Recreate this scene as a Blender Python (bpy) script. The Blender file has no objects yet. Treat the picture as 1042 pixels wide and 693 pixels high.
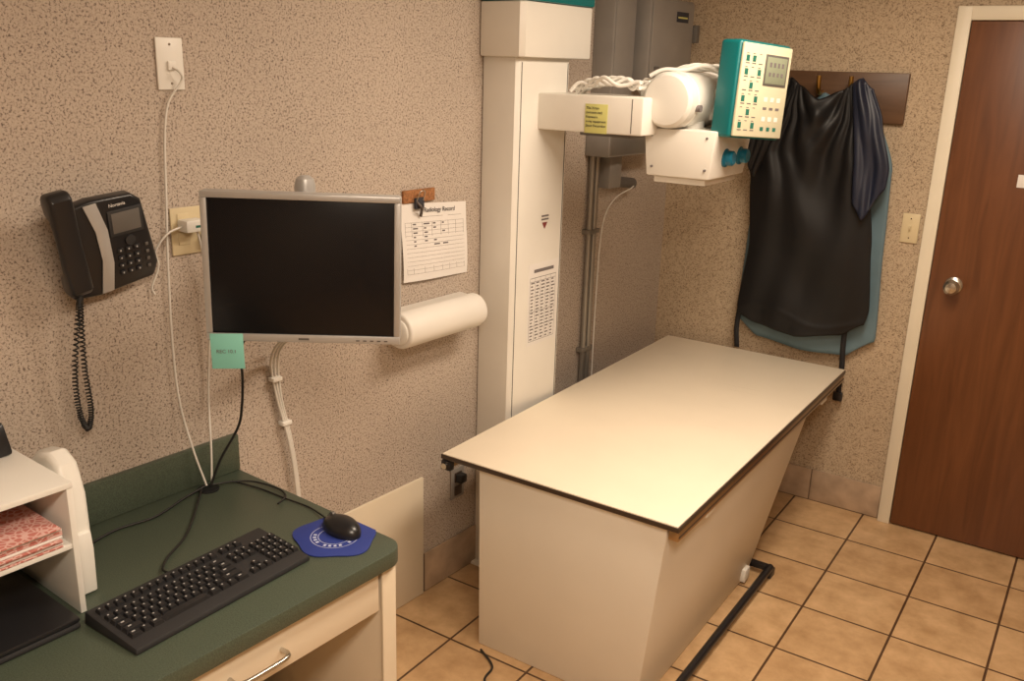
import bpy, bmesh, math, random
from mathutils import Matrix, Vector
random.seed(4)
S=bpy.context.scene
COL=S.collection
try: S.view_settings.view_transform='Standard'
except Exception: pass

# ------------------------------------------------------------ materials
def newmat(name):
    m=bpy.data.materials.new(name); m.use_nodes=True
    nt=m.node_tree; return m,nt,nt.nodes['Principled BSDF']
def lk(nt,a,b): nt.links.new(a,b)
def mat(name,col,rough=.5,metal=0.,var=.06,scale=8.,bump=0.,bscale=200.,spec=.5,emit=None,es=0,sheen=0):
    m,nt,b=newmat(name)
    tc=nt.nodes.new('ShaderNodeTexCoord'); nz=nt.nodes.new('ShaderNodeTexNoise')
    nz.inputs['Scale'].default_value=scale; nz.inputs['Detail'].default_value=4
    lk(nt,tc.outputs['Object'],nz.inputs['Vector'])
    r=nt.nodes.new('ShaderNodeValToRGB'); lk(nt,nz.outputs['Fac'],r.inputs[0])
    r.color_ramp.elements[0].position=.3; r.color_ramp.elements[1].position=.7
    r.color_ramp.elements[0].color=tuple(c*(1-var) for c in col)+(1,)
    r.color_ramp.elements[1].color=tuple(min(1,c*(1+var)) for c in col)+(1,)
    lk(nt,r.outputs[0],b.inputs['Base Color'])
    b.inputs['Roughness'].default_value=rough; b.inputs['Metallic'].default_value=metal
    b.inputs['Specular IOR Level'].default_value=spec
    if sheen: b.inputs['Sheen Weight'].default_value=sheen
    if bump:
        n2=nt.nodes.new('ShaderNodeTexNoise'); n2.inputs['Scale'].default_value=bscale
        lk(nt,tc.outputs['Object'],n2.inputs['Vector'])
        bp=nt.nodes.new('ShaderNodeBump'); bp.inputs['Strength'].default_value=bump; bp.inputs['Distance'].default_value=.002
        lk(nt,n2.outputs['Fac'],bp.inputs['Height']); lk(nt,bp.outputs[0],b.inputs['Normal'])
    if emit:
        b.inputs['Emission Color'].default_value=emit+(1,); b.inputs['Emission Strength'].default_value=es
    return m
def wallpaper(name,base,dark):
    m,nt,b=newmat(name)
    tc=nt.nodes.new('ShaderNodeTexCoord')
    a=nt.nodes.new('ShaderNodeTexNoise'); a.inputs['Scale'].default_value=190; a.inputs['Detail'].default_value=2.5; a.inputs['Roughness'].default_value=.6; a.inputs['Distortion'].default_value=.5
    lk(nt,tc.outputs['Object'],a.inputs['Vector'])
    r=nt.nodes.new('ShaderNodeValToRGB'); lk(nt,a.outputs['Fac'],r.inputs[0])
    e=r.color_ramp.elements; e[0].position=.34; e[0].color=dark+(1,); e[1].position=.47; e[1].color=base+(1,)
    x=e.new(.66); x.color=tuple(c*1.14 for c in base)+(1,)
    c=nt.nodes.new('ShaderNodeTexNoise'); c.inputs['Scale'].default_value=2.2; lk(nt,tc.outputs['Object'],c.inputs['Vector'])
    mx=nt.nodes.new('ShaderNodeMix'); mx.data_type='RGBA'; mx.blend_type='MULTIPLY'; mx.inputs[0].default_value=.2
    lk(nt,r.outputs[0],mx.inputs[6]); lk(nt,c.outputs['Fac'],mx.inputs[7]); lk(nt,mx.outputs[2],b.inputs['Base Color'])
    bp=nt.nodes.new('ShaderNodeBump'); bp.inputs['Strength'].default_value=.3; bp.inputs['Distance'].default_value=.002
    lk(nt,a.outputs['Fac'],bp.inputs['Height']); lk(nt,bp.outputs[0],b.inputs['Normal'])
    b.inputs['Roughness'].default_value=.75
    return m
def tiles(name,size,off,c1,c2,grout,mort=.005,rough=.35):
    m,nt,b=newmat(name)
    tc=nt.nodes.new('ShaderNodeTexCoord'); mp=nt.nodes.new('ShaderNodeMapping'); mp.inputs['Location'].default_value=off
    lk(nt,tc.outputs['Object'],mp.inputs[0])
    br=nt.nodes.new('ShaderNodeTexBrick'); br.offset=0; br.squash=1
    br.inputs['Scale'].default_value=1; br.inputs['Brick Width'].default_value=size; br.inputs['Row Height'].default_value=size
    br.inputs['Mortar Size'].default_value=mort; br.inputs['Mortar Smooth'].default_value=.2; br.inputs['Bias'].default_value=0
    br.inputs['Color1'].default_value=c1+(1,); br.inputs['Color2'].default_value=c2+(1,); br.inputs['Mortar'].default_value=grout+(1,)
    lk(nt,mp.outputs[0],br.inputs['Vector'])
    nz=nt.nodes.new('ShaderNodeTexNoise'); nz.inputs['Scale'].default_value=9; nz.inputs['Detail'].default_value=6; nz.inputs['Roughness'].default_value=.65
    lk(nt,tc.outputs['Object'],nz.inputs['Vector'])
    r=nt.nodes.new('ShaderNodeValToRGB'); lk(nt,nz.outputs['Fac'],r.inputs[0])
    r.color_ramp.elements[0].position=.3; r.color_ramp.elements[0].color=(.66,.59,.50,1)
    r.color_ramp.elements[1].position=.68; r.color_ramp.elements[1].color=(1.08,1.06,1.04,1)
    mx=nt.nodes.new('ShaderNodeMix'); mx.data_type='RGBA'; mx.blend_type='MULTIPLY'; mx.inputs[0].default_value=.9
    lk(nt,br.outputs['Color'],mx.inputs[6]); lk(nt,r.outputs[0],mx.inputs[7]); lk(nt,mx.outputs[2],b.inputs['Base Color'])
    bp=nt.nodes.new('ShaderNodeBump'); bp.inputs['Strength'].default_value=.6; bp.inputs['Distance'].default_value=.003; bp.invert=True
    lk(nt,br.outputs['Fac'],bp.inputs['Height']); lk(nt,bp.outputs[0],b.inputs['Normal'])
    b.inputs['Roughness'].default_value=rough
    return m
def wood(name,c1,c2,rough=.35,sc=(14,14,1.2)):
    m,nt,b=newmat(name)
    tc=nt.nodes.new('ShaderNodeTexCoord'); mp=nt.nodes.new('ShaderNodeMapping'); mp.inputs['Scale'].default_value=sc
    lk(nt,tc.outputs['Object'],mp.inputs[0])
    nz=nt.nodes.new('ShaderNodeTexNoise'); nz.inputs['Scale'].default_value=2; nz.inputs['Detail'].default_value=6; nz.inputs['Distortion'].default_value=.8
    lk(nt,mp.outputs[0],nz.inputs['Vector'])
    r=nt.nodes.new('ShaderNodeValToRGB'); lk(nt,nz.outputs['Fac'],r.inputs[0])
    r.color_ramp.elements[0].position=.3; r.color_ramp.elements[0].color=c1+(1,)
    r.color_ramp.elements[1].position=.72; r.color_ramp.elements[1].color=c2+(1,)
    lk(nt,r.outputs[0],b.inputs['Base Color']); b.inputs['Roughness'].default_value=rough
    return m

M_WL=wallpaper('wallpaper_speckle',(.50,.42,.35),(.15,.11,.09))
M_WB=wallpaper('wallpaper_speckle_back',(.50,.39,.27),(.20,.135,.08))
M_FLOOR=tiles('floor_tile',.303,(.39,-2.72,0),(.60,.41,.23),(.53,.35,.19),(.10,.055,.03),.0045,.3)
M_CEIL=mat('ceiling_paint',(.75,.72,.66),.9)
M_BASE=mat('baseboard_tile_ceramic',(.40,.29,.20),.35,var=.25,scale=10)
M_GROUT=mat('grout',(.16,.11,.07),.9)
M_WHITE=mat('white_enamel',(.76,.73,.67),.35,var=.02)
M_WHITE2=mat('white_plastic',(.78,.76,.71),.4,var=.02)
M_CREAM=mat('cream_laminate',(.72,.63,.49),.4,var=.02)
M_TOP=mat('table_laminate',(.84,.745,.60),.42,var=.03,scale=3,bump=.05)
M_BODY=mat('table_body_paint',(.74,.69,.60),.5,var=.03,scale=3)
M_RAIL=mat('brass_toned_rail',(.42,.30,.18),.3,.9)
M_EDGE=mat('dark_edge_band',(.045,.028,.018),.35)
M_BLACK=mat('black_plastic',(.012,.012,.014),.3)
M_BLACK2=mat('black_plastic_matte',(.02,.02,.022),.6)
M_KEY=mat('key_black',(.014,.014,.016),.5)
M_KEYL=mat('key_legend',(.40,.40,.40),.6)
M_SILVER=mat('silver_plastic',(.46,.45,.44),.35,.35)
M_SCREEN=mat('screen_off',(.006,.006,.008),.25,spec=.3)
M_METAL=mat('brushed_nickel',(.55,.52,.47),.25,1.)
M_GREY=mat('grey_steel_paint',(.29,.27,.25),.45,.2)
M_GREYD=mat('grey_steel_dark',(.13,.12,.11),.5,.2)
M_CONDUIT=mat('galvanised_conduit',(.32,.30,.27),.4,.7)
M_GREEN=mat('green_laminate',(.062,.080,.056),.45,var=.35,scale=350)
M_TEAL=mat('teal_plastic',(.0,.15,.16),.35,var=.03)
M_BLUEK=mat('blue_knob',(.0,.13,.22),.35)
M_PANEL=mat('console_cream',(.64,.61,.44),.4,var=.02)
M_LCD=mat('lcd_green',(.25,.28,.20),.3)
M_BTN=mat('button_green',(.02,.15,.11),.5)
M_RED=mat('red_print',(.22,.04,.035),.6)
M_DOOR=wood('door_wood',(.105,.036,.012),(.165,.060,.021))
M_BOARD=wood('board_wood',(.08,.038,.016),(.13,.066,.032),.45,(1.5,12,14))
M_TRIM=mat('trim_paint',(.72,.66,.53),.45,var=.02)
M_APRON=mat('apron_black_nylon',(.005,.005,.006),.5,var=.2,scale=3,spec=.35)
M_APRONB=mat('apron_navy',(.010,.014,.032),.45,var=.2)
M_BLUE=mat('apron_blue_vinyl',(.11,.18,.22),.5,var=.1)
M_STRAP=mat('strap_black',(.01,.01,.014),.7)
M_YEL=mat('sticky_yellow',(.60,.58,.20),.7,var=.02)
M_TEALN=mat('sticky_aqua',(.24,.62,.54),.7,var=.02)
M_PAPER=mat('paper_white',(.76,.73,.70),.7,var=.02)
M_INK=mat('ink_grey',(.16,.14,.14),.8)
M_INKD=mat('ink_dark',(.03,.03,.04),.8)
M_CORK=mat('cork_strip',(.30,.13,.05),.9,var=.4,scale=120)
M_TOWEL=mat('towel_dispenser_plastic',(.74,.71,.66),.45,var=.02)
M_BEIGE=mat('beige_plate',(.62,.52,.33),.4,var=.02)
M_PAD=mat('mousepad_blue',(.02,.04,.24),.6)
M_PADW=mat('mousepad_print',(.50,.55,.75),.7)
M_CABW=mat('white_cable',(.68,.65,.60),.5)
M_CABB=mat('black_cable',(.012,.012,.012),.5)
M_BROWN=mat('dark_brown_plate',(.06,.04,.03),.4)
M_BRASS=mat('brass_hook',(.5,.3,.08),.3,1.)
M_LIGHT=mat('fixture_diffuser',(.9,.88,.8),.5,emit=(1,.86,.66),es=6)
def redpaper():
    m,nt,b=newmat('red_pattern_paper')
    tc=nt.nodes.new('ShaderNodeTexCoord'); v=nt.nodes.new('ShaderNodeTexVoronoi'); v.feature='DISTANCE_TO_EDGE'; v.inputs['Scale'].default_value=75
    lk(nt,tc.outputs['Object'],v.inputs['Vector'])
    r=nt.nodes.new('ShaderNodeValToRGB'); lk(nt,v.outputs['Distance'],r.inputs[0])
    r.color_ramp.elements[0].position=.07; r.color_ramp.elements[0].color=(.66,.42,.38,1)
    r.color_ramp.elements[1].position=.16; r.color_ramp.elements[1].color=(.50,.17,.14,1)
    lk(nt,r.outputs[0],b.inputs['Base Color']); b.inputs['Roughness'].default_value=.8
    return m
M_REDP=redpaper()

# ------------------------------------------------------------ frames / groups
TH=math.atan(.067)
WF=Matrix.Translation((-2.012,0,0))@Matrix.Rotation(-TH,4,'Z')   # left-wall frame: x=u (into room), y=v (along wall)
I4=Matrix.Identity(4)
def grp(name,origin=(0,0,0),frame=I4,rot=None,parent=None):
    """Empty whose local frame is used for all child coordinates."""
    e=bpy.data.objects.new(name,None); e.empty_display_size=.05; COL.objects.link(e)
    M=frame@Matrix.Translation(origin)
    if rot is not None: M=M@rot
    if parent: e.parent=parent
    e.matrix_local=M
    return e
def fin(g,name,bm,m,smooth=True,ang=35,mats=None):
    bmesh.ops.recalc_face_normals(bm,faces=bm.faces)
    if smooth:
        for f in bm.faces: f.smooth=True
        for e in bm.edges:
            if len(e.link_faces)==2 and e.calc_face_angle(0)>math.radians(ang): e.smooth=False
    me=bpy.data.meshes.new(name); bm.to_mesh(me); bm.free()
    ob=bpy.data.objects.new(name,me); COL.objects.link(ob)
    for mm in (mats or [m]): me.materials.append(mm)
    if g: ob.parent=g
    return ob
def bev(bm,w,seg=2,edges=None):
    if w>0: bmesh.ops.bevel(bm,geom=list(edges or bm.edges),offset=w,segments=seg,profile=.5,affect='EDGES')
def box(g,name,x,y,z,m,b=.002,T=None,seg=2):
    bm=bmesh.new(); bmesh.ops.create_cube(bm,size=1)
    c=Vector(((x[0]+x[1])/2,(y[0]+y[1])/2,(z[0]+z[1])/2)); s=(abs(x[1]-x[0]),abs(y[1]-y[0]),abs(z[1]-z[0]))
    for v in bm.verts: v.co=Vector((v.co.x*s[0],v.co.y*s[1],v.co.z*s[2]))+c
    bev(bm,min(b,min(s)*.45),seg)
    if T: bm.transform(T)
    return fin(g,name,bm,m)
def hexa(g,name,pts,m,b=.003):
    bm=bmesh.new(); v=[bm.verts.new(p) for p in pts]  # bottom 4 ccw, top 4 ccw
    for f in ((0,3,2,1),(4,5,6,7),(0,1,5,4),(1,2,6,5),(2,3,7,6),(3,0,4,7)): bm.faces.new([v[i] for i in f])
    bev(bm,b); return fin(g,name,bm,m)
def prism(g,name,pts,axis,lo,hi,m,b=.0,seg=2,T=None):
    """pts: 2D outline in the two axes other than `axis` (in xyz order)"""
    bm=bmesh.new()
    def P(a,c,h):
        return {0:(h,a,c),1:(a,h,c),2:(a,c,h)}[axis]
    A=[bm.verts.new(P(p[0],p[1],lo)) for p in pts]; B=[bm.verts.new(P(p[0],p[1],hi)) for p in pts]
    n=len(pts); bm.faces.new(A); bm.faces.new(B[::-1])
    for i in range(n): bm.faces.new((A[i],B[i],B[(i+1)%n],A[(i+1)%n]))
    bmesh.ops.recalc_face_normals(bm,faces=bm.faces)
    if b:
        es=[e for e in bm.edges if e.calc_face_angle(0)>math.radians(50)]; bev(bm,b,seg,es)
    if T: bm.transform(T)
    return fin(g,name,bm,m)
def cyl(g,name,p0,p1,r,m,r2=None,seg=32,b=0.):
    p0=Vector(p0);p1=Vector(p1);d=p1-p0
    bm=bmesh.new(); bmesh.ops.create_cone(bm,cap_ends=True,segments=seg,radius1=r,radius2=r if r2 is None else r2,depth=d.length)
    if b:
        es=[e for e in bm.edges if e.calc_face_angle(0)>math.radians(50)]; bev(bm,b,3,es)
    bm.transform(Matrix.Translation((p0+p1)/2)@d.to_track_quat('Z','Y').to_matrix().to_4x4())
    return fin(g,name,bm,m)
def lathe(g,name,p,d,prof,m,seg=32):
    d=Vector(d).normalized(); q=d.to_track_quat('Z','Y').to_matrix().to_4x4(); bm=bmesh.new(); rings=[]
    for (r,h) in prof:
        rings.append([bm.verts.new((max(r,1e-4)*math.cos(2*math.pi*i/seg),max(r,1e-4)*math.sin(2*math.pi*i/seg),h)) for i in range(seg)])
    for a,b in zip(rings,rings[1:]):
        for i in range(seg): bm.faces.new((a[i],a[(i+1)%seg],b[(i+1)%seg],b[i]))
    bm.faces.new(rings[0][::-1]); bm.faces.new(rings[-1])
    bm.transform(Matrix.Translation(p)@q); return fin(g,name,bm,m)
def catmull(P,n=10):
    P=[Vector(p) for p in P]; Q=[P[0]*2-P[1]]+P+[P[-1]*2-P[-2]]; out=[]
    for i in range(1,len(Q)-2):
        a,b,c,d=Q[i-1:i+3]
        for k in range(n):
            t=k/n; out.append(.5*((2*b)+(c-a)*t+(2*a-5*b+4*c-d)*t*t+(3*b-a-3*c+d)*t**3))
    out.append(P[-1]); return out
def tube(g,name,pts,r,m,n=10,seg=8,raw=False):
    P=[Vector(p) for p in pts] if raw else catmull(pts,n)
    bm=bmesh.new(); rings=[]; up=None
    for i,p in enumerate(P):
        t=(P[min(i+1,len(P)-1)]-P[max(i-1,0)]).normalized()
        if up is None: up=t.orthogonal().normalized()
        up=(up-t*up.dot(t)); up=up.normalized() if up.length>1e-6 else t.orthogonal().normalized()
        s=t.cross(up)
        rings.append([bm.verts.new(p+r*(math.cos(2*math.pi*k/seg)*up+math.sin(2*math.pi*k/seg)*s)) for k in range(seg)])
    for a,b in zip(rings,rings[1:]):
        for k in range(seg): bm.faces.new((a[k],a[(k+1)%seg],b[(k+1)%seg],b[k]))
    bm.faces.new(rings[0][::-1]); bm.faces.new(rings[-1])
    return fin(g,name,bm,m,ang=60)
def quads(g,name,O,R,U,rects,m,off=.0006):
    """print marks: rects (x,y,w,h) in plane O+R*x+U*y, raised off the sheet"""
    O=Vector(O);R=Vector(R).normalized();U=Vector(U).normalized();N=R.cross(U); bm=bmesh.new()
    for (x,y,w,h) in rects:
        vs=[bm.verts.new(O+R*a+U*b+N*off) for a,b in ((x,y),(x+w,y),(x+w,y+h),(x,y+h))]; bm.faces.new(vs)
    return fin(g,name,bm,m,smooth=False)
def text(g,name,body,O,R,U,size,m,off=.0008,align='LEFT',space=1.0):
    R=Vector(R).normalized();U=Vector(U).normalized();N=R.cross(U)
    c=bpy.data.curves.new(name,'FONT'); c.body=body; c.size=size; c.align_x=align; c.space_line=space; c.extrude=.0002
    o=bpy.data.objects.new(name+'_tmp',c); COL.objects.link(o); bpy.context.view_layer.update()
    me=bpy.data.meshes.new_from_object(o.evaluated_get(bpy.context.evaluated_depsgraph_get()))
    bpy.data.objects.remove(o)
    T=Matrix((R,U,N)).transposed().to_4x4(); T.translation=Vector(O)+N*off
    me.transform(T); me.materials.clear(); me.materials.append(m)
    ob=bpy.data.objects.new(name,me); COL.objects.link(ob)
    if g: ob.parent=g
    return ob
def RX_(a): return Matrix.Rotation(math.radians(a),4,'X')
def RY_(a): return Matrix.Rotation(math.radians(a),4,'Y')
def RZ_(a): return Matrix.Rotation(math.radians(a),4,'Z')

# ------------------------------------------------------------ room shell
RX,RY0,ZC=1.3,-1.2,2.5
box(None,'floor',(-2.3,RX+.1),(RY0-.1,4.05),(-.06,0),M_FLOOR,0)
box(None,'ceiling',(-2.3,RX+.1),(RY0-.1,4.05),(ZC,ZC+.06),M_CEIL,0)
box(None,'wall_back',(-1.85,RX+.1),(3.913,4.0),(0,ZC),M_WB,0)
o=box(None,'wall_left',(-.09,0),(-1.25,3.93),(0,ZC),M_WL,0); o.matrix_world=WF
box(None,'wall_right',(RX,RX+.08),(RY0,3.913),(0,ZC),M_WB,0)
box(None,'wall_front',(-2.2,RX),(RY0-.08,RY0),(0,ZC),M_WB,0)

# baseboards (ceramic tiles with grout)
g=grp('baseboard_left',frame=WF)
box(g,'grout_bed',(.0005,.006),(2.29,3.915),(.001,.155),M_GROUT,0)
v=2.292
while v<3.90:
    e=min(v+.30,3.912); box(g,'tile',(.001,.010),(v,e-.005),(.004,.157),M_BASE,.003); v+=.303
g=grp('baseboard_back')
box(g,'grout_bed',(-1.745,-.632),(3.905,3.9125),(.001,.148),M_GROUT,0)
x=-.634
while x>-1.73:
    a=max(x-.298,-1.74); box(g,'tile',(a,x),(3.902,3.912),(.004,.150),M_BASE,.003); x-=.303

# door
g=grp('door_1')
box(g,'slab',(-.577,.34),(3.885,3.908),(.008,2.052),M_DOOR,.002)
lathe(g,'knob',(-.488,3.885,1.072),(0,-1,0),[(.033,0),(.033,.006),(.028,.010),(.013,.013),(.012,.035),(.022,.042),(.029,.052),(.029,.062),(.020,.072),(.004,.075)],M_METAL)
box(g,'notice_plate',(-.335,-.20),(3.881,3.884),(1.468,1.515),M_PAPER,.001)
g=grp('trim_1')
box(g,'casing_side',(-.630,-.580),(3.880,3.912),(0,2.105),M_TRIM,.004)
box(g,'casing_head',(-.630,.40),(3.881,3.912),(2.055,2.105),M_TRIM,.004)
box(g,'casing_side_far',(.345,.40),(3.880,3.912),(0,2.105),M_TRIM,.004)

# light switch
g=grp('light_switch')
box(g,'plate',(-.716,-.650),(3.905,3.912),(1.212,1.329),M_BEIGE,.003)
box(g,'collar',(-.688,-.678),(3.902,3.906),(1.257,1.284),M_BEIGE,.001)
hexa(g,'toggle',[(-.686,3.893,1.266),(-.680,3.893,1.266),(-.680,3.904,1.262),(-.686,3.904,1.262),(-.686,3.890,1.276),(-.680,3.890,1.276),(-.680,3.904,1.279),(-.686,3.904,1.279)],M_BEIGE,.0005)
for z in (1.232,1.309): cyl(g,'screw',(-.683,3.905,z),(-.683,3.903,z),.003,M_METAL,seg=12)

# ------------------------------------------------------------ apron rack
g=grp('wooden_apron_rack')
box(g,'board',(-1.30,-.765),(3.888,3.911),(1.670,1.862),M_BOARD,.004)
for hx in (-1.22,-1.09,-.965):
    tube(g,'hook',[(hx,3.888,1.78),(hx,3.86,1.775),(hx,3.835,1.785),(hx,3.825,1.815),(hx,3.822,1.845)],.009,M_BRASS,6)
def interp(tab,z):
    if z>=tab[0][0]: return tab[0][1]
    for (a,b),(c,d) in zip(tab,tab[1:]):
        if z>=c:
            t=(a-z)/(a-c); t=t*t*(3-2*t)*.5+t*.5; return b+(d-b)*t
    return tab[-1][1]
def cloth(g,name,L,R,top,bot,yb,amp,m,nx=46,nz=64,ph=0,thick=.006,fa=.035,wr=0.):
    bm=bmesh.new(); V=[]
    for j in range(nz+1):
        row=[]
        for i in range(nx+1):
            s=i/nx;t=j/nz
            z=interp([(-a,b) for a,b in top],-s); zb=interp([(-a,b) for a,b in bot],-s)
            zz=z+(zb-z)*t
            x=interp(L,zz)*(1-s)+interp(R,zz)*s
            fold=(.5+.5*math.sin(s*19+ph+1.6*math.sin(zz*3)))*.5+(.5+.5*math.sin(s*8.5-zz*5+ph))*.5
            k=.25+.75*math.exp(-((zz-1.55)/.35)**2)
            y=yb-amp*(.35+.65*math.sin(math.pi*min(1,max(0,s))))-fa*k*fold-.012*math.sin(zz*14+s*6)*(1-abs(2*s-1))
            if wr:
                # creases radiating down from the hanging points
                for (hx,hz) in ((.22,1.83),(.80,1.83)):
                    dx=s-hx; dz=hz-zz+.02; an=math.atan2(dx,dz); rr_=math.hypot(dx,dz)
                    y-=wr*math.sin(an*17+hx*9)*math.exp(-((rr_-.28)/.25)**2)
                y-=wr*.5*math.sin(s*26+2.2*math.sin(zz*4))*min(1,max(0,(1.25-zz)*2))
                y-=wr*.5*math.exp(-((zz-.86-.03*math.sin(s*7))/.010)**2)
            row.append(bm.verts.new((x,y,zz)))
        V.append(row)
    for j in range(nz):
        for i in range(nx): bm.faces.new((V[j][i],V[j][i+1],V[j+1][i+1],V[j+1][i]))
    ob=fin(g,name,bm,m,ang=180)
    md=ob.modifiers.new('thickness','SOLIDIFY'); md.thickness=thick; md.offset=0
    return ob
g=grp('lead_apron')
cloth(g,'front_panel',[(1.84,-1.235),(1.70,-1.285),(1.54,-1.36),(1.42,-1.325),(1.14,-1.30),(.87,-1.325),(.76,-1.30)],
      [(1.82,-.885),(1.66,-.84),(1.50,-.82),(1.42,-.83),(1.19,-.80),(.93,-.775),(.80,-.80)],
      [(0,1.80),(.12,1.835),(.3,1.80),(.5,1.755),(.7,1.79),(.85,1.825),(1,1.79)],
      [(0,.83),(.15,.80),(.5,.78),(.85,.81),(1,.87)],3.840,.045,M_APRON,80,110,wr=.006)
cloth(g,'shoulder_flap',[(1.83,-.945),(1.5,-.90),(1.2,-.87)],[(1.83,-.875),(1.68,-.815),(1.5,-.765),(1.2,-.79)],
      [(0,1.82),(.5,1.84),(1,1.80)],[(0,1.36),(.4,1.30),(1,1.43)],3.79,.02,M_APRONB,16,30,1.5,fa=.02)
cloth(g,'shoulder_flap_inner',[(1.83,-1.27),(1.6,-1.33),(1.4,-1.37)],[(1.83,-1.19),(1.6,-1.24),(1.4,-1.30)],
      [(0,1.79),(.5,1.84),(1,1.83)],[(0,1.53),(.6,1.45),(1,1.43)],3.79,.015,M_APRON,14,26,.5,fa=.02)
def strap(g,name,pts,w,m):
    P=catmull(pts,8); bm=bmesh.new(); pr=None
    for p in P:
        a=bm.verts.new(p+Vector((-w/2,0,0)));b=bm.verts.new(p+Vector((w/2,0,0)))
        if pr: bm.faces.new((pr[0],pr[1],b,a))
        pr=(a,b)
    ob=fin(g,name,bm,m,ang=180); md=ob.modifiers.new('thickness','SOLIDIFY'); md.thickness=.003
strap(g,'strap_1',[(-.86,3.825,.90),(-.863,3.85,.76),(-.860,3.868,.66),(-.862,3.872,.58),(-.860,3.878,.53)],.022,M_STRAP)
strap(g,'strap_2',[(-1.315,3.830,.88),(-1.330,3.85,.76),(-1.325,3.866,.66)],.022,M_STRAP)
box(g,'buckle',(-.882,-.842),(3.866,3.88),(.505,.545),M_BLACK,.004)
g=grp('lead_apron.001')
cloth(g,'back_panel',[(1.75,-1.16),(1.55,-1.25),(1.2,-1.33),(.80,-1.345),(.70,-1.30)],[(1.75,-.87),(1.5,-.775),(1.2,-.765),(.80,-.745),(.72,-.79)],
      [(0,1.70),(.3,1.78),(.6,1.74),(1,1.72)],[(0,.80),(.12,.725),(.5,.70),(.88,.71),(1,.79)],3.880,.006,M_BLUE,40,50,1.,thick=.004,fa=.008)

# ------------------------------------------------------------ electrical gear on left wall
g=grp('electrical_disconnect_box',frame=WF)
box(g,'enclosure',(0.001,.13),(3.44,3.80),(1.79,2.12),M_GREY,.006)
box(g,'cover',(.13,.137),(3.45,3.79),(1.80,2.11),M_GREY,.004)
box(g,'switch_lever',(.06,.15),(3.80,3.83),(1.96,2.03),M_GREYD,.004)
box(g,'label',(.1375,.139),(3.64,3.74),(2.035,2.075),M_INKD,.0005)
box(g,'label_text',(.139,.1394),(3.65,3.73),(2.05,2.056),M_YEL,0)
box(g,'latch',(.137,.146),(3.48,3.51),(1.83,1.86),M_GREYD,.002)
g=grp('electrical_wireway',frame=WF)
box(g,'channel',(.001,.09),(3.24,3.40),(1.60,2.13),M_GREY,.004)
box(g,'channel_cover',(.09,.094),(3.25,3.39),(1.63,2.12),M_GREY,.002)
box(g,'lower_gutter',(.001,.11),(3.22,3.62),(1.515,1.60),M_GREY,.004)
box(g,'gutter_cover',(.11,.114),(3.23,3.61),(1.522,1.593),M_CONDUIT,.002)
for i,(vv,z0,z1) in enumerate(((3.25,.02,1.514),(3.285,.02,1.514),(3.33,2.131,2.49),(3.84,1.80,2.49))):
    cyl(g,'conduit_%d'%(i+1),(.02,vv,z0),(.02,vv,z1),.012,M_CONDUIT,seg=16)
for z in (.7,1.2): box(g,'conduit_strap',(.001,.035),(3.225,3.31),(z,z+.02),M_CONDUIT,.003)
box(g,'junction_box',(.001,.055),(3.33,3.42),(1.38,1.514),M_GREY,.004)
cyl(g,'plug',(.03,3.42,1.40),(.04,3.54,1.385),.022,M_GREYD)
tube(g,'white_lead',[(.045,3.55,1.385),(.06,3.50,1.37),(.05,3.38,1.33),(.045,3.31,1.22),(.04,3.30,.9),(.04,3.30,.4),(.03,3.30,.05)],.003,M_CABW)

# ------------------------------------------------------------ X-ray machine
XM=grp('xray_tube_stand')
c=grp('column_assembly',frame=WF,parent=XM)
prism(c,'column',[(.004,2.575),(.138,2.575),(.15,2.587),(.15,2.863),(.138,2.875),(.004,2.875)],2,.0,1.90,M_WHITE,.003)
box(c,'column_track_seam',(.1505,.1515),(2.855,2.858),(.05,1.86),M_GREYD,0)
box(c,'column_track_seam_2',(.1505,.1515),(2.592,2.595),(.05,1.86),M_GREYD,0)
box(c,'foot_plate',(.004,.20),(2.55,2.90),(0,.012),M_WHITE,.003)
prism(c,'column_head',[(.004,2.555),(.165,2.555),(.180,2.57),(.180,2.945),(.165,2.96),(.004,2.96)],2,1.875,2.045,M_WHITE,.006)
prism(c,'column_cap',[(.004,2.55),(.17,2.55),(.187,2.567),(.187,2.948),(.17,2.965),(.004,2.965)],2,2.046,2.09,M_TEAL,.006)
# emblem stand-in
prism(c,'emblem_triangle',[(2.738,1.322),(2.770,1.322),(2.754,1.298)],0,.1505,.1512,M_RED)
quads(c,'emblem_bars',(.151,2.732,1.330),(0,1,0),(0,0,1),[(0,0,.044,.006),(0,.012,.044,.006)],M_INK)
# technique chart
box(c,'chart_sheet',(.1502,.1512),(2.670,2.850),(.880,1.180),M_PAPER,0)
rc=[(.012,.245,.155,.002),(.03,.264,.12,.012)]
for r in range(18):
    for k in range(5):
        rc.append((.014+k*.031,.018+r*.0122,.012+.010*random.random(),.005))
for k in range(6): rc.append((.008+k*.031,.012,.0012,.235))
for k in range(5): rc.append((.008,.012+k*.055,.156,.0015))
quads(c,'chart_print',(.1512,2.670,.882),(0,1,0),(0,0,1),rc,M_INK)
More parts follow.
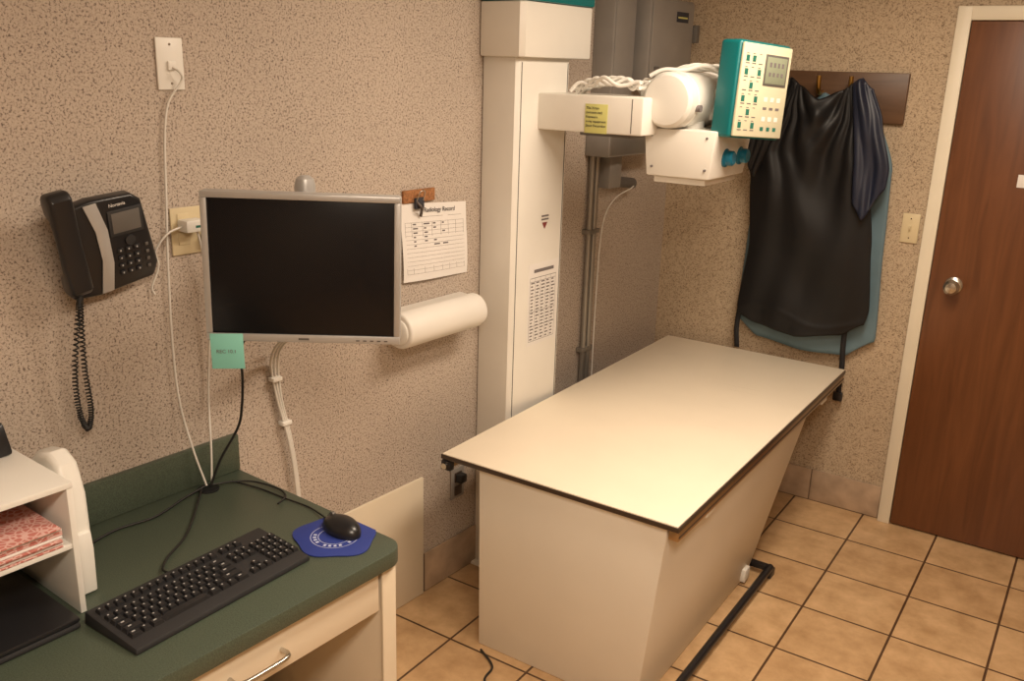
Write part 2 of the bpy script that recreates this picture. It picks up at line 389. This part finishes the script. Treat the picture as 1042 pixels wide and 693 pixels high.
# carriage + arm
box(XM,'cross_arm',(-1.715,-1.295),(2.675,2.90),(1.645,1.764),M_WHITE,.008)
box(XM,'arm_end_seam',(-1.335,-1.332),(2.6745,2.676),(1.652,1.757),M_GREYD,0)
box(XM,'arm_underplate',(-1.55,-1.36),(2.73,2.89),(1.632,1.646),M_GREYD,.003)
lathe(XM,'pivot_collar',(-1.375,2.83,1.775),(.9,.25,.05),[(.040,0),(.046,.008),(.046,.03),(.038,.034),(.038,.05),(.046,.054),(.046,.09),(.04,.10)],M_WHITE2)
cyl(XM,'pivot_neck',(-1.36,2.84,1.762),(-1.345,2.86,1.80),.045,M_WHITE2,b=.006)
for i in range(7):
    o_=.014*i; ph=i*1.3
    pts=[]
    for q in range(15):
        s=q/14; pts.append((-1.575+.245*s,2.70+o_+.014*math.sin(s*8+ph),1.772+.030*math.sin(math.pi*min(1,s*1.15))**.6+.011*math.sin(s*15+ph*1.7)+.03*s*s))
    tube(XM,'arm_cable_%d'%(i+1),pts,.0065,M_WHITE2)
for i in range(4):
    pts=[]
    for q in range(13):
        s=q/12; pts.append((-1.34+.27*s,2.80+.03*i+.12*s,1.828+.032*math.sin(math.pi*s)+.007*math.sin(s*13+i*2)))
    tube(XM,'tube_cable_%d'%(i+1),pts,.007,M_WHITE2)
lathe(XM,'tube_housing',(-1.25,2.735,1.757),(.04,1,0),[(.052,0),(.076,.006),(.086,.018),(.087,.06),(.089,.062),(.089,.075),(.087,.077),(.087,.30),(.089,.302),(.089,.315),(.084,.34),(.06,.352)],M_WHITE2,48)
cyl(XM,'housing_port',(-1.245,2.90,1.70),(-1.245,2.90,1.655),.06,M_WHITE2)
cyl(XM,'housing_knob',(-1.168,2.79,1.735),(-1.150,2.79,1.735),.011,M_INK,seg=16)
# collimator
hexa(XM,'collimator_box',[(-1.325,2.79,1.515),(-1.105,2.79,1.515),(-1.105,3.10,1.515),(-1.325,3.10,1.515),(-1.34,2.785,1.668),(-1.09,2.785,1.668),(-1.09,3.11,1.668),(-1.34,3.11,1.668)],M_WHITE,.006)
box(XM,'collimator_base',(-1.305,-1.125),(2.81,3.08),(1.493,1.516),M_WHITE,.003)
box(XM,'collimator_window',(-1.28,-1.15),(2.84,3.05),(1.489,1.494),M_INKD,.001)
for i,yy in enumerate((2.90,3.03)):
    lathe(XM,'collimator_knob_%d'%(i+1),(-1.102,yy,1.580),(1,0,0),[(.030,0),(.030,.008),(.024,.012),(.024,.03),(.020,.034)],M_BLUEK,20)
for (xx,zz) in ((-1.31,1.645),(-1.12,1.645),(-1.305,1.545),(-1.12,1.545)): cyl(XM,'screw',(xx,2.789,zz),(xx,2.783,zz),.004,M_INK,seg=10)
# console
k=grp('control_console',origin=(-1.040,2.925,1.792),rot=RZ_(-19)@RX_(-3.5),parent=XM)
box(k,'console_body',(-.045,.036),(-.127,.127),(-.147,.147),M_TEAL,.012,seg=3)
box(k,'console_face',(.036,.046),(-.121,.118),(-.141,.139),M_PANEL,.004)
box(k,'console_bracket',(-.12,-.045),(-.05,.05),(-.10,.0),M_WHITE2,.004)
box(k,'display_frame',(.0462,.0475),(-.012,.102),(.018,.112),M_GREYD,.001)
box(k,'display',(.0475,.0482),(-.005,.095),(.025,.105),M_LCD,.0005)
quads(k,'display_digits',(.0482,.005,.035),(0,1,0),(0,0,1),[(.004+i*.020,.040,.011,.014) for i in range(4)]+[(.004+i*.020,.012,.011,.012) for i in range(4)],M_INK)
bl=[];bd=[];bw=[]
for (r,cc) in ((0,0),(0,2),(1,1),(2,0),(2,2),(3,1),(4,0),(4,2),(5,1),(5,0)):
    bl.append((-.106+cc*.031,-.115+r*.040,.016,.018))
for r in range(6):
    for cc in range(3):
        bd.append((-.107+cc*.031,-.122+r*.040,.019,.003)); bd.append((-.107+cc*.031,-.093+r*.040,.012,.002))
for cc in range(3): bw.append((.005+cc*.032,-.03,.018,.014)); bd.append((.005+cc*.032,-.055,.018,.008)); bw.append((.005+cc*.032,-.09,.018,.014)); bl.append((.005+cc*.032,-.12,.016,.012))
quads(k,'buttons_green',(.0462,0,0),(0,1,0),(0,0,1),bl,M_BTN)
quads(k,'buttons_white',(.0462,0,0),(0,1,0),(0,0,1),bw,M_WHITE2)
quads(k,'legends',(.0462,0,0),(0,1,0),(0,0,1),bd,M_INK)
# sticky note
nt_=grp('sticky_note',origin=(-1.50,2.6735,1.645))
box(nt_,'sheet',(0,.082),(-.0015,0),(0,.092),M_YEL,.0003)
text(nt_,'handwriting',"The Xrays\n(w/room inc)\nExposure\nx-ray equipment\nSince December",(.004,-.0016,.076),(1,0,0),(0,0,1),.0112,M_INKD,space=1.25)

# ------------------------------------------------------------ X-ray table
g=grp('xray_table')
box(g,'tabletop',(-1.655,-.842),(2.132,3.85),(.637,.656),M_TOP,.0015)
box(g,'edge_band_front',(-1.656,-.841),(2.129,2.134),(.638,.6525),M_EDGE,.001)
box(g,'edge_band_right',(-.843,-.838),(2.129,3.851),(.638,.6525),M_EDGE,.001)
box(g,'edge_band_left',(-1.659,-1.654),(2.129,3.851),(.638,.6525),M_EDGE,.001)
box(g,'rail_right',(-.872,-.840),(2.140,3.84),(.604,.6375),M_RAIL,.004)
box(g,'rail_right_groove',(-.8405,-.8385),(2.140,3.84),(.616,.622),M_EDGE,0)
box(g,'rail_left',(-1.655,-1.628),(2.140,3.84),(.606,.6355),M_RAIL,.003)
box(g,'rail_end_cap',(-1.657,-1.620),(2.126,2.150),(.602,.6355),M_BLACK,.004)
cyl(g,'rail_end_knob',(-1.64,2.127,.619),(-1.64,2.118,.619),.010,M_METAL,seg=16)
box(g,'under_frame',(-1.60,-.90),(2.20,3.80),(.618,.637),M_BODY,.002)
hexa(g,'pedestal',[(-1.512,2.150,.0),(-.935,2.150,.0),(-.935,3.10,.0),(-1.512,3.10,.0),(-1.520,2.145,.634),(-.876,2.145,.634),(-.876,3.56,.634),(-1.520,3.56,.634)],M_BODY,.004)
for yy in (2.36,3.55): box(g,'latch',(-.872,-.845),(yy,yy+.07),(.584,.6035),M_WHITE2,.004)
cyl(g,'pedal_bar',(-.862,2.08,.035),(-.862,3.16,.035),.014,M_BLACK,seg=16)
box(g,'pedal_arm',(-.96,-.862),(3.142,3.165),(.022,.045),M_BLACK,.003)
box(g,'pedal_foot',(-.878,-.848),(3.13,3.18),(0,.03),M_BLACK,.003)
box(g,'pedal_foot_2',(-.878,-.848),(2.08,2.13),(0,.03),M_BLACK,.003)
box(g,'pedal_bracket',(-.945,-.915),(3.03,3.08),(.01,.06),M_WHITE2,.003)
quads(g,'scuff_marks',(-1.2,3.0,.6562),(1,0,0),(0,1,0),[(0,.35,.16,.002),(.05,.30,.12,.0015),(.12,-.12,.05,.0015),(-.2,-.3,.03,.001),(.1,.1,.03,.001)],M_CREAM,.0002)

# ------------------------------------------------------------ desk
g=grp('desk',frame=WF)
def rr(u1,v0,v1,r,n=8):
    p=[(.001,v0),(u1,v0)]
    for i in range(n+1):
        a=math.pi/2*i/n; p.append((u1-r+r*math.cos(a),v1-r+r*math.sin(a)))
    p.append((.001,v1)); return p
prism(g,'worktop',rr(.655,.05,1.53,.05),2,.715,.757,M_GREEN,.004)
box(g,'backsplash',(.001,.022),(.05,1.53),(.757,.862),M_GREEN,.004)
box(g,'end_panel',(.02,.628),(1.475,1.512),(0,.714),M_CREAM,.002)
box(g,'edge_strip',(.628,.634),(1.470,1.514),(0,.713),M_CREAM,.001)
box(g,'drawer_front',(.610,.630),(.62,1.462),(.600,.706),M_CREAM,.003)
box(g,'drawer_body',(.10,.612),(.64,1.45),(.615,.695),M_BODY,.002)
box(g,'left_pedestal',(.02,.62),(.06,.60),(0,.713),M_CREAM,.003)
tube(g,'drawer_handle',[(.630,1.045,.650),(.652,1.045,.650),(.662,1.060,.650),(.664,1.11,.650),(.662,1.160,.650),(.652,1.175,.650),(.630,1.175,.650)],.0055,M_METAL,6)
box(g,'under_box',(.08,.30),(1.05,1.32),(0,.34),M_BLACK2,.01)
cyl(g,'cable_grommet',(.06,1.40,.7571),(.06,1.40,.760),.028,M_BLACK)

# organizer
g=grp('desktop_organizer',frame=WF)
box(g,'top',(.05,.352),(.45,.912),(1.035,1.047),M_WHITE2,.001)
box(g,'side',(.05,.350),(.900,.912),(.7575,1.036),M_WHITE2,.001)
box(g,'side_far',(.05,.350),(.45,.462),(.7575,1.036),M_WHITE2,.001)
box(g,'shelf',(.05,.348),(.462,.900),(.905,.915),M_WHITE2,.001)
box(g,'back',(.05,.058),(.46,.905),(.7575,1.036),M_WHITE2,.001)
g=grp('paper_stack',frame=WF)
for i in range(9):
    d=.003*random.random(); box(g,'sheet_%d'%(i+1),(.07+d,.345+d*3),(.52+d,.885-d*2),(.916+i*.005,.9195+i*.005),M_PAPER if i%3==1 else M_REDP,.0005)
g=grp('laptop',frame=WF)
box(g,'base',(.09,.40),(.50,.875),(.758,.772),M_BLACK2,.006)
box(g,'lid',(.09,.40),(.50,.875),(.773,.783),M_BLACK,.005)
g=grp('file_holder',frame=WF)
pf=[(.10,.7575),(.285,.7575),(.290,.80),(.285,.98),(.262,1.045),(.225,1.065),(.175,1.055),(.135,1.02),(.11,.95)]
prism(g,'body',pf,1,.925,.972,M_WHITE2,.012,3)
prism(g,'front_lip',[(.280,.76),(.298,.76),(.302,.86),(.296,.90),(.284,.90)],1,.932,.965,M_WHITE2,.004,3)
g=grp('desk_speaker',frame=WF)
hexa(g,'body',[(.07,.82,1.0475),(.145,.82,1.0475),(.145,.90,1.0475),(.07,.90,1.0475),(.07,.83,1.115),(.125,.83,1.115),(.125,.895,1.115),(.07,.895,1.115)],M_BLACK,.008)

# keyboard
g=grp('keyboard',origin=(.466,1.110,.757),frame=WF,rot=RZ_(3))
# local: x = toward user, y = along the length
hexa(g,'case',[(.087,-.222,.001),(.087,.222,.001),(-.087,.222,.001),(-.087,-.222,.001),(.085,-.220,.014),(.085,.220,.014),(-.085,.220,.030),(-.085,-.220,.030)],M_BLACK2,.004)
bm=bmesh.new(); leg=[]
def key(bm,x,y,w,d,h=.007,lg=True):
    zb=.030-(x+.083)/.166*.016
    pts=[]
    for (s,zz) in ((1,0),( .78,h)):
        for (a,b) in ((-1,-1),(1,-1),(1,1),(-1,1)): pts.append(bm.verts.new((x+a*d*s/2,y+b*w*s/2,zb+zz-a*d*s*.048)))
    for f in ((4,5,6,7),(0,1,5,4),(1,2,6,5),(2,3,7,6),(3,0,4,7)): bm.faces.new([pts[i] for i in f])
    if lg: leg.append((x,y,zb+h,w))
P=.019
rows=[(-.060,[1]*15),(-.031,[1]*13+[2]),(-.012,[1.5]+[1]*12+[1.5]),(.007,[1.75]+[1]*11+[2.25]),(.026,[2.25]+[1]*10+[2.75]),(.045,[1.4,1.1,1.4,5.9,1.4,1.1,1.1,1.6])]
for xr,ws in rows:
    y=-.208
    for w in ws: key(bm,xr,y+w*P/2,w*P-.0025,.0165,lg=w<5); y+=w*P
    y=.087
    for i in range(3):
        if xr==.007 or (xr==.026 and i!=1): continue
        key(bm,xr,y+P/2+i*P,P-.0025,.0165)
    if xr!=-.060:
        for i in range(4): key(bm,xr,.148+P/2+i*.0175,.015,.0165)
fin(g,'keys',bm,M_KEY)
bm=bmesh.new()
for (x,y,z,w) in leg:
    y0=y-w*.22; a=.0032 if w<.02 else .007
    vs=[bm.verts.new(p) for p in ((x-.001,y0,z+.0006),(x-.001,y0+a,z+.0006),(x-.0045,y0+a,z+.0009),(x-.0045,y0,z+.0009))]; bm.faces.new(vs)
fin(g,'legends',bm,M_KEYL,smooth=False)
tube(g,'cord',[(-.083,-.02,.02),(-.13,-.01,.008),(-.17,.03,.006),(-.21,.10,.006),(-.26,.16,.006),(-.33,.23,.006),(-.39,.29,.008)],.003,M_CABB)

# mouse pad + mouse
g=grp('mouse_pad',origin=(.503,1.442,.757),frame=WF)
pts=[]
for i in range(96):
    a=2*math.pi*i/96; r=.094*(1+.06*math.cos(5*a+.6)+.02*math.cos(2*a)); pts.append((r*math.cos(a)*1.05,min(.085,r*math.sin(a))))
prism(g,'pad',pts,2,.0005,.004,M_PAD,.001)
def ring(g,name,r0,r1,z,m,a0=0,a1=360,n=64):
    bm=bmesh.new(); pr=None
    for i in range(n+1):
        a=math.radians(a0+(a1-a0)*i/n); v=(bm.verts.new((r0*math.cos(a),r0*math.sin(a),z)),bm.verts.new((r1*math.cos(a),r1*math.sin(a),z)))
        if pr: bm.faces.new((pr[0],pr[1],v[1],v[0]))
        pr=v
    fin(g,name,bm,m,smooth=False)
ring(g,'print_ring',.056,.0575,.0044,M_PADW); ring(g,'print_ring_2',.038,.0395,.0044,M_PADW)
for i in range(20):
    if i in (4,9,14): continue
    ring(g,'print_tick',.043,.051,.0044,M_PADW,-150+i*15,-142+i*15,3)
g=grp('computer_mouse',origin=(.495,1.472,.7615),frame=WF,rot=RZ_(-6))
bm=bmesh.new(); bmesh.ops.create_uvsphere(bm,u_segments=40,v_segments=24,radius=1)
for v in bm.verts:
    x,y,z=v.co
    v.co=Vector((x*.062,y*.034*(1+.08*math.cos(x*2)),max(z,-.12)*.032*(1+.12*x)+.0045))
fin(g,'shell',bm,M_BLACK)
cyl(g,'wheel',(-.036,-.004,.028),(-.036,.004,.028),.008,M_GREYD,seg=20)
tube(g,'button_split',[(-.060,0,.012),(-.052,0,.0235),(-.04,0,.0305),(-.022,0,.0352)],.0008,M_GREYD)
tube(g,'cord',[(-.060,0,.006),(-.10,.008,.002),(-.16,.012,-.001),(-.24,-.004,-.001),(-.33,-.02,-.001),(-.42,-.05,.0)],.0022,M_CABB)

# ------------------------------------------------------------ monitor
MM=Matrix.Translation((-1.497,1.412,1.396))@RZ_(37.2)@RY_(.8)
g=grp('computer_monitor',frame=MM)
W2,H2=.2185,.170
box(g,'housing',(-W2,W2),(.010,.045),(-H2,H2),M_SILVER,.006)
for nm,xx,zz in (('bezel_top',(-W2,W2),(H2-.014,H2)),('bezel_bottom',(-W2,W2),(-H2,-H2+.018)),('bezel_left',(-W2,-W2+.014),(-H2+.018,H2-.014)),('bezel_right',(W2-.014,W2),(-H2+.018,H2-.014))):
    box(g,nm,xx,(0,.012),zz,M_SILVER,.002)
box(g,'screen',(-W2+.013,W2-.013),(.004,.011),(-H2+.017,H2-.013),M_SCREEN,.0005)
hexa(g,'rear_housing',[(-.15,.045,-.12),(.15,.045,-.12),(.10,.075,-.09),(-.10,.075,-.09),(-.15,.045,.12),(.15,.045,.12),(.10,.075,.09),(-.10,.075,.09)],M_SILVER,.004)
quads(g,'buttons',(W2-.10,0,-H2+.006),(1,0,0),(0,0,1),[(i*.016,0,.008,.003) for i in range(5)],M_GREYD)
quads(g,'maker_mark',(-.012,0,-H2+.006),(1,0,0),(0,0,1),[(0,0,.024,.005)],M_GREYD)
box(g,'mount_head',(-.05,.05),(.075,.095),(-.05,.05),M_METAL,.004)
lathe(g,'mount_post',(-.008,.115,-.09),(0,0,1),[(.022,0),(.024,.01),(.024,.265),(.020,.280),(.010,.287)],M_SILVER)
tube(g,'mount_arm',[(.0,.115,.02),(-.06,.22,.02),(-.13,.31,.02)],.017,M_METAL,6,12)
g2=grp('sticky_note.001',frame=MM@Matrix.Translation((-.2085,-.0025,-.2370))@RY_(-1.5))
box(g2,'sheet',(0,.074),(0,.001),(0,.084),M_TEALN,.0003)
text(g2,'handwriting',"REC 10.1",(.012,-.0004,.038),(1,0,0),(0,0,1),.012,M_INK)

# ------------------------------------------------------------ wall phone
g=grp('desk_phone',origin=(.0,1.210,1.442),frame=WF)
box(g,'wall_bracket',(.001,.045),(-.06,.05),(-.07,.06),M_BLACK,.006)
b_=grp('base',origin=(.058,0,0),rot=RY_(9)@RX_(8),parent=g)
prism(b_,'body',[(-.125,.100),(-.05,.112),(.045,.108),(.068,.09),(.092,-.070),(.078,-.103),(-.06,-.112),(-.120,-.105)],0,-.02,.015,M_BLACK,.008,3)
prism(b_,'silver_band',[(-.070,.104),(-.040,.106),(-.022,.04),(-.018,-.04),(-.028,-.106),(-.056,-.106),(-.044,-.03),(-.050,.04)],0,.0155,.019,M_SILVER,.001)
box(b_,'display_bezel',(.0145,.019),(-.018,.064),(.018,.080),M_BLACK2,.003)
box(b_,'display',(.019,.0197),(-.010,.057),(.026,.073),M_GREYD,.0005)
text(b_,'maker_name','Nortavia',(.0165,-.012,.088),(0,1,0),(0,0,1),.011,M_PAPER)
for r in range(4):
    for cc in range(3):
        box(b_,'key',(.015,.019),(-.006+cc*.020,.008+cc*.020),(-.022-r*.018,-.012-r*.018),M_BLACK2,.002)
        box(b_,'key_mark',(.019,.0193),(-.001+cc*.020,.002+cc*.020),(-.019-r*.018,-.015-r*.018),M_KEYL,0)
for r in range(4): box(b_,'soft_key',(.015,.018),(.062,.070),(-.022-r*.018,-.014-r*.018),M_GREYD,.002)
cyl(b_,'nav_pad',(.015,.028,.002),(.019,.028,.002),.012,M_BLACK2)
h_=grp('handset',origin=(.088,-.126,.014),rot=RY_(7)@RX_(11),parent=g)
prism(h_,'handset_body',[(-.014,.116),(.018,.120),(.030,.104),(.028,.062),(.024,.0),(.028,-.062),(.030,-.104),(.018,-.118),(-.014,-.114),(-.020,-.098),(-.018,-.070),(-.002,-.056),(.004,0),(-.002,.056),(-.018,.070),(-.020,.098)],1,-.025,.025,M_BLACK,.009,3)
pts=[]
base=[Vector((.085,-.106,-.10)),Vector((.08,-.112,-.14)),Vector((.06,-.125,-.28)),Vector((.05,-.120,-.38)),Vector((.05,-.105,-.425)),Vector((.05,-.093,-.38)),Vector((.05,-.097,-.28)),Vector((.045,-.09,-.16)),Vector((.04,-.08,-.09))]
sp=catmull(base,60)
for i,p in enumerate(sp):
    a=i*1.3; t=(sp[min(i+1,len(sp)-1)]-sp[max(i-1,0)]).normalized(); n1=Vector((1,0,0)); n2=t.cross(n1).normalized()
    pts.append(p+.0055*(math.cos(a)*n1+math.sin(a)*n2))
tube(g,'coiled_cord',pts,.002,M_CABB,raw=True,seg=6)

# ------------------------------------------------------------ wall plates and cables
g=grp('wall_jack_plate',frame=WF)
box(g,'plate',(.001,.007),(1.382,1.452),(1.770,1.888),M_WHITE2,.003)
box(g,'jack',(.007,.014),(1.407,1.427),(1.815,1.835),M_WHITE2,.001)
for z in (1.785,1.873): cyl(g,'screw',(.006,1.417,z),(.0085,1.417,z),.003,M_METAL,seg=10)
tube(g,'cable',[(.012,1.417,1.822),(.03,1.425,1.81),(.022,1.432,1.79),(.012,1.40,1.74),(.010,1.385,1.66),(.010,1.375,1.5),(.012,1.365,1.35),(.012,1.36,1.15),(.015,1.365,1.0),(.035,1.38,.87),(.06,1.395,.77)],.0028,M_CABW)
g=grp('wall_outlet',frame=WF)
box(g,'plate',(.001,.007),(1.385,1.505),(1.375,1.492),M_BEIGE,.003)
for z in (1.40,1.448): box(g,'receptacle',(.007,.010),(1.402,1.434),(z,z+.030),M_BEIGE,.004)
box(g,'plug_adapter',(.008,.05),(1.40,1.455),(1.435,1.465),M_WHITE2,.005)
box(g,'adapter_light',(.05,.0505),(1.425,1.44),(1.446,1.452),M_BTN,0)
box(g,'plug',(.008,.035),(1.465,1.49),(1.40,1.425),M_BLACK,.004)
tube(g,'cable',[(.03,1.44,1.437),(.035,1.445,1.40),(.03,1.46,1.30),(.02,1.46,1.15),(.015,1.45,1.0),(.04,1.43,.86),(.062,1.41,.77)],.0028,M_CABW)
tube(g,'cable_2',[(.03,1.40,1.45),(.045,1.35,1.44),(.03,1.325,1.40),(.02,1.335,1.36),(.01,1.32,1.31),(.01,1.325,1.29)],.0025,M_CABW)
g=grp('monitor_power_cord',frame=WF)
tube(g,'cord',[(.30,1.40,1.24),(.24,1.40,1.19),(.18,1.44,1.08),(.15,1.455,1.00),(.12,1.46,.93),(.08,1.43,.84),(.063,1.405,.765)],.0035,M_CABB)
tube(g,'cord_left',[(.055,1.40,.768),(.07,1.32,.764),(.10,1.22,.762),(.09,1.12,.762),(.12,1.02,.762),(.14,.99,.762)],.003,M_CABB)
tube(g,'cord_right',[(.065,1.41,.768),(.08,1.46,.764),(.12,1.50,.762),(.20,1.515,.762),(.25,1.50,.762),(.27,1.46,.762)],.0025,M_CABB)
g=grp('monitor_cable',frame=WF)
for i in range(3):
    d=.012*i
    tube(g,'strand_%d'%(i+1),[(.30,1.53+d*2,1.26),(.20,1.56+d*1.5,1.17),(.08,1.62+d,1.10),(.02,1.65+d,1.03),(.016,1.67+d*.6,.92),(.022,1.70+d*.4,.78),(.022,1.72+d*.4,.60),(.022,1.73+d*.4,.3),(.022,1.73+d*.4,.02)],.0035,M_CABW)
for z,vv in ((.98,1.660),(.84,1.687)): box(g,'cable_clip',(.004,.028),(vv-.01,vv+.022),(z,z+.012),M_WHITE2,.002)
tube(g,'loose_strand',[(.30,1.60,1.27),(.20,1.66,1.20),(.08,1.66,1.13),(.025,1.655,1.07)],.004,M_CABW)

# ------------------------------------------------------------ paper log + clip strip
g=grp('log_sheet',frame=WF)
def sheet(s,t,lift=0): return (.004+.012*math.sin(t*2.6)*t+.004*math.sin(s*5)*t+lift, 2.180+.315*s+.008*t, 1.425-.020*s-.252*t+.006*s*t)
bm=bmesh.new(); N=14; VV=[[bm.verts.new(sheet(i/N,j/N)) for i in range(N+1)] for j in range(N+1)]
for j in range(N):
    for i in range(N): bm.faces.new((VV[j][i],VV[j][i+1],VV[j+1][i+1],VV[j+1][i]))
fin(g,'sheet',bm,M_PAPER,ang=180)
bm=bmesh.new()
def patch(s0,s1,t0,t1):
    n=6; pr=None
    for i in range(n+1):
        s=s0+(s1-s0)*i/n; a=bm.verts.new(sheet(s,t0,.0012)); b=bm.verts.new(sheet(s,t1,.0012))
        if pr: bm.faces.new((pr[0],pr[1],b,a))
        pr=(a,b)
for r in range(13): patch(.05,.95,.24+r*.055,.2425+r*.055)
for cc in (.05,.14,.30,.44,.58,.70,.82,.945): patch(cc,cc+.003,.24,.90)
for r in range(6):
    for cc in (.15,.31,.45,.59): 
        if random.random()<.8: patch(cc+.01,cc+.04+.06*random.random(),.255+r*.055,.272+r*.055)
patch(.30,.62,.17,.173); patch(.70,.92,.17,.173)
fin(g,'print',bm,M_INK,smooth=False)
text(g,'heading','Radiology Record',(.0062,2.285,1.390),(0,1,-.06),(0,.06,1),.021,M_INKD)
g=grp('clip_strip',frame=WF)
box(g,'cork',(.001,.010),(2.19,2.335),(1.425,1.465),M_CORK,.002)
box(g,'clip',(.010,.020),(2.235,2.275),(1.405,1.44),M_INKD,.003)
tube(g,'clip_handle',[(.018,2.24,1.43),(.03,2.245,1.46),(.03,2.265,1.46),(.018,2.27,1.43)],.0018,M_METAL)
tube(g,'dark_pull',[(.015,2.24,1.43),(.03,2.25,1.41),(.02,2.26,1.395),(.012,2.265,1.38)],.005,M_BROWN)

# paper towel dispenser
g=grp('paper_towel_holder',frame=WF)
prof=[]
for i in range(25):
    a=math.radians(-110+ i*(230)/24); prof.append((.075+.058*math.cos(a),1.045+.058*math.sin(a)))
prof=[(.004,.998)]+prof+[(.004,1.098)]
prism(g,'cover',prof,1,2.095,2.470,M_TOWEL,.008,3)
lathe(g,'left_hub',(.078,2.096,1.043),(0,-1,0),[(.042,0),(.042,.006),(.036,.010),(.012,.011),(.012,.016),(.002,.017)],M_WHITE2)
box(g,'back_bar',(.0005,.006),(2.07,2.50),(1.01,1.085),M_WHITE2,.002)

# low outlet + blank panel
g=grp('wall_outlet.001',frame=WF)
box(g,'plate',(.001,.007),(2.432,2.505),(.312,.432),M_GREY,.003)
for z in (.325,.378): box(g,'receptacle',(.007,.011),(2.45,2.488),(z,z+.038),M_BROWN,.006)
box(g,'plug',(.010,.038),(2.452,2.486),(.38,.412),M_BLACK,.004)
g=grp('access_panel',frame=WF)
box(g,'panel',(.001,.012),(1.60,2.28),(.002,.462),M_CREAM,.002)

# floor cable
g=grp('floor_cable')
tube(g,'cord',[(-1.48,2.12,.006),(-1.40,2.07,.006),(-1.38,2.0,.006),(-1.30,1.93,.006),(-1.32,1.85,.006)],.004,M_CABB)

# ------------------------------------------------------------ lights (ceiling troffer, plus an added frontal fill)
def troffer(nm,x,y,lx,ly,pw):
    g=grp(nm)
    box(g,'frame',(x-lx/2-.03,x+lx/2+.03),(y-ly/2-.03,y+ly/2+.03),(ZC-.03,ZC-.001),M_WHITE2,.004)
    box(g,'diffuser',(x-lx/2,x+lx/2),(y-ly/2,y+ly/2),(ZC-.036,ZC-.029),M_LIGHT,.001)
    L=bpy.data.lights.new('lamp','AREA'); L.shape='RECTANGLE'; L.size=lx; L.size_y=ly; L.energy=pw; L.color=(1,.82,.64)
    o=bpy.data.objects.new('lamp',L); COL.objects.link(o); o.location=(x,y,ZC-.045); o.parent=g
troffer('ceiling_light',-.50,2.3,.35,1.2,34)
troffer('frontal_fill_troffer',.1,.25,.35,1.2,46)  # added fill near the camera: frontal light that brightens the table pedestal
w=bpy.data.worlds.new('world'); S.world=w; w.use_nodes=True
w.node_tree.nodes['Background'].inputs[0].default_value=(1,.85,.65,1); w.node_tree.nodes['Background'].inputs[1].default_value=.2

# ------------------------------------------------------------ camera
cd=bpy.data.cameras.new('camera'); cd.sensor_width=36; cd.sensor_fit='HORIZONTAL'; cd.lens=930/1042*36; cd.clip_start=.02
co=bpy.data.objects.new('camera',cd); COL.objects.link(co)
R=Matrix(((.83034056,-.18362346,.526134),(.55651606,.22459707,-.79990376),(.02871294,.95699456,.28868146)))
Mx=R.to_4x4(); Mx.translation=Vector((0,0,1.85)); co.matrix_world=Mx
S.camera=co
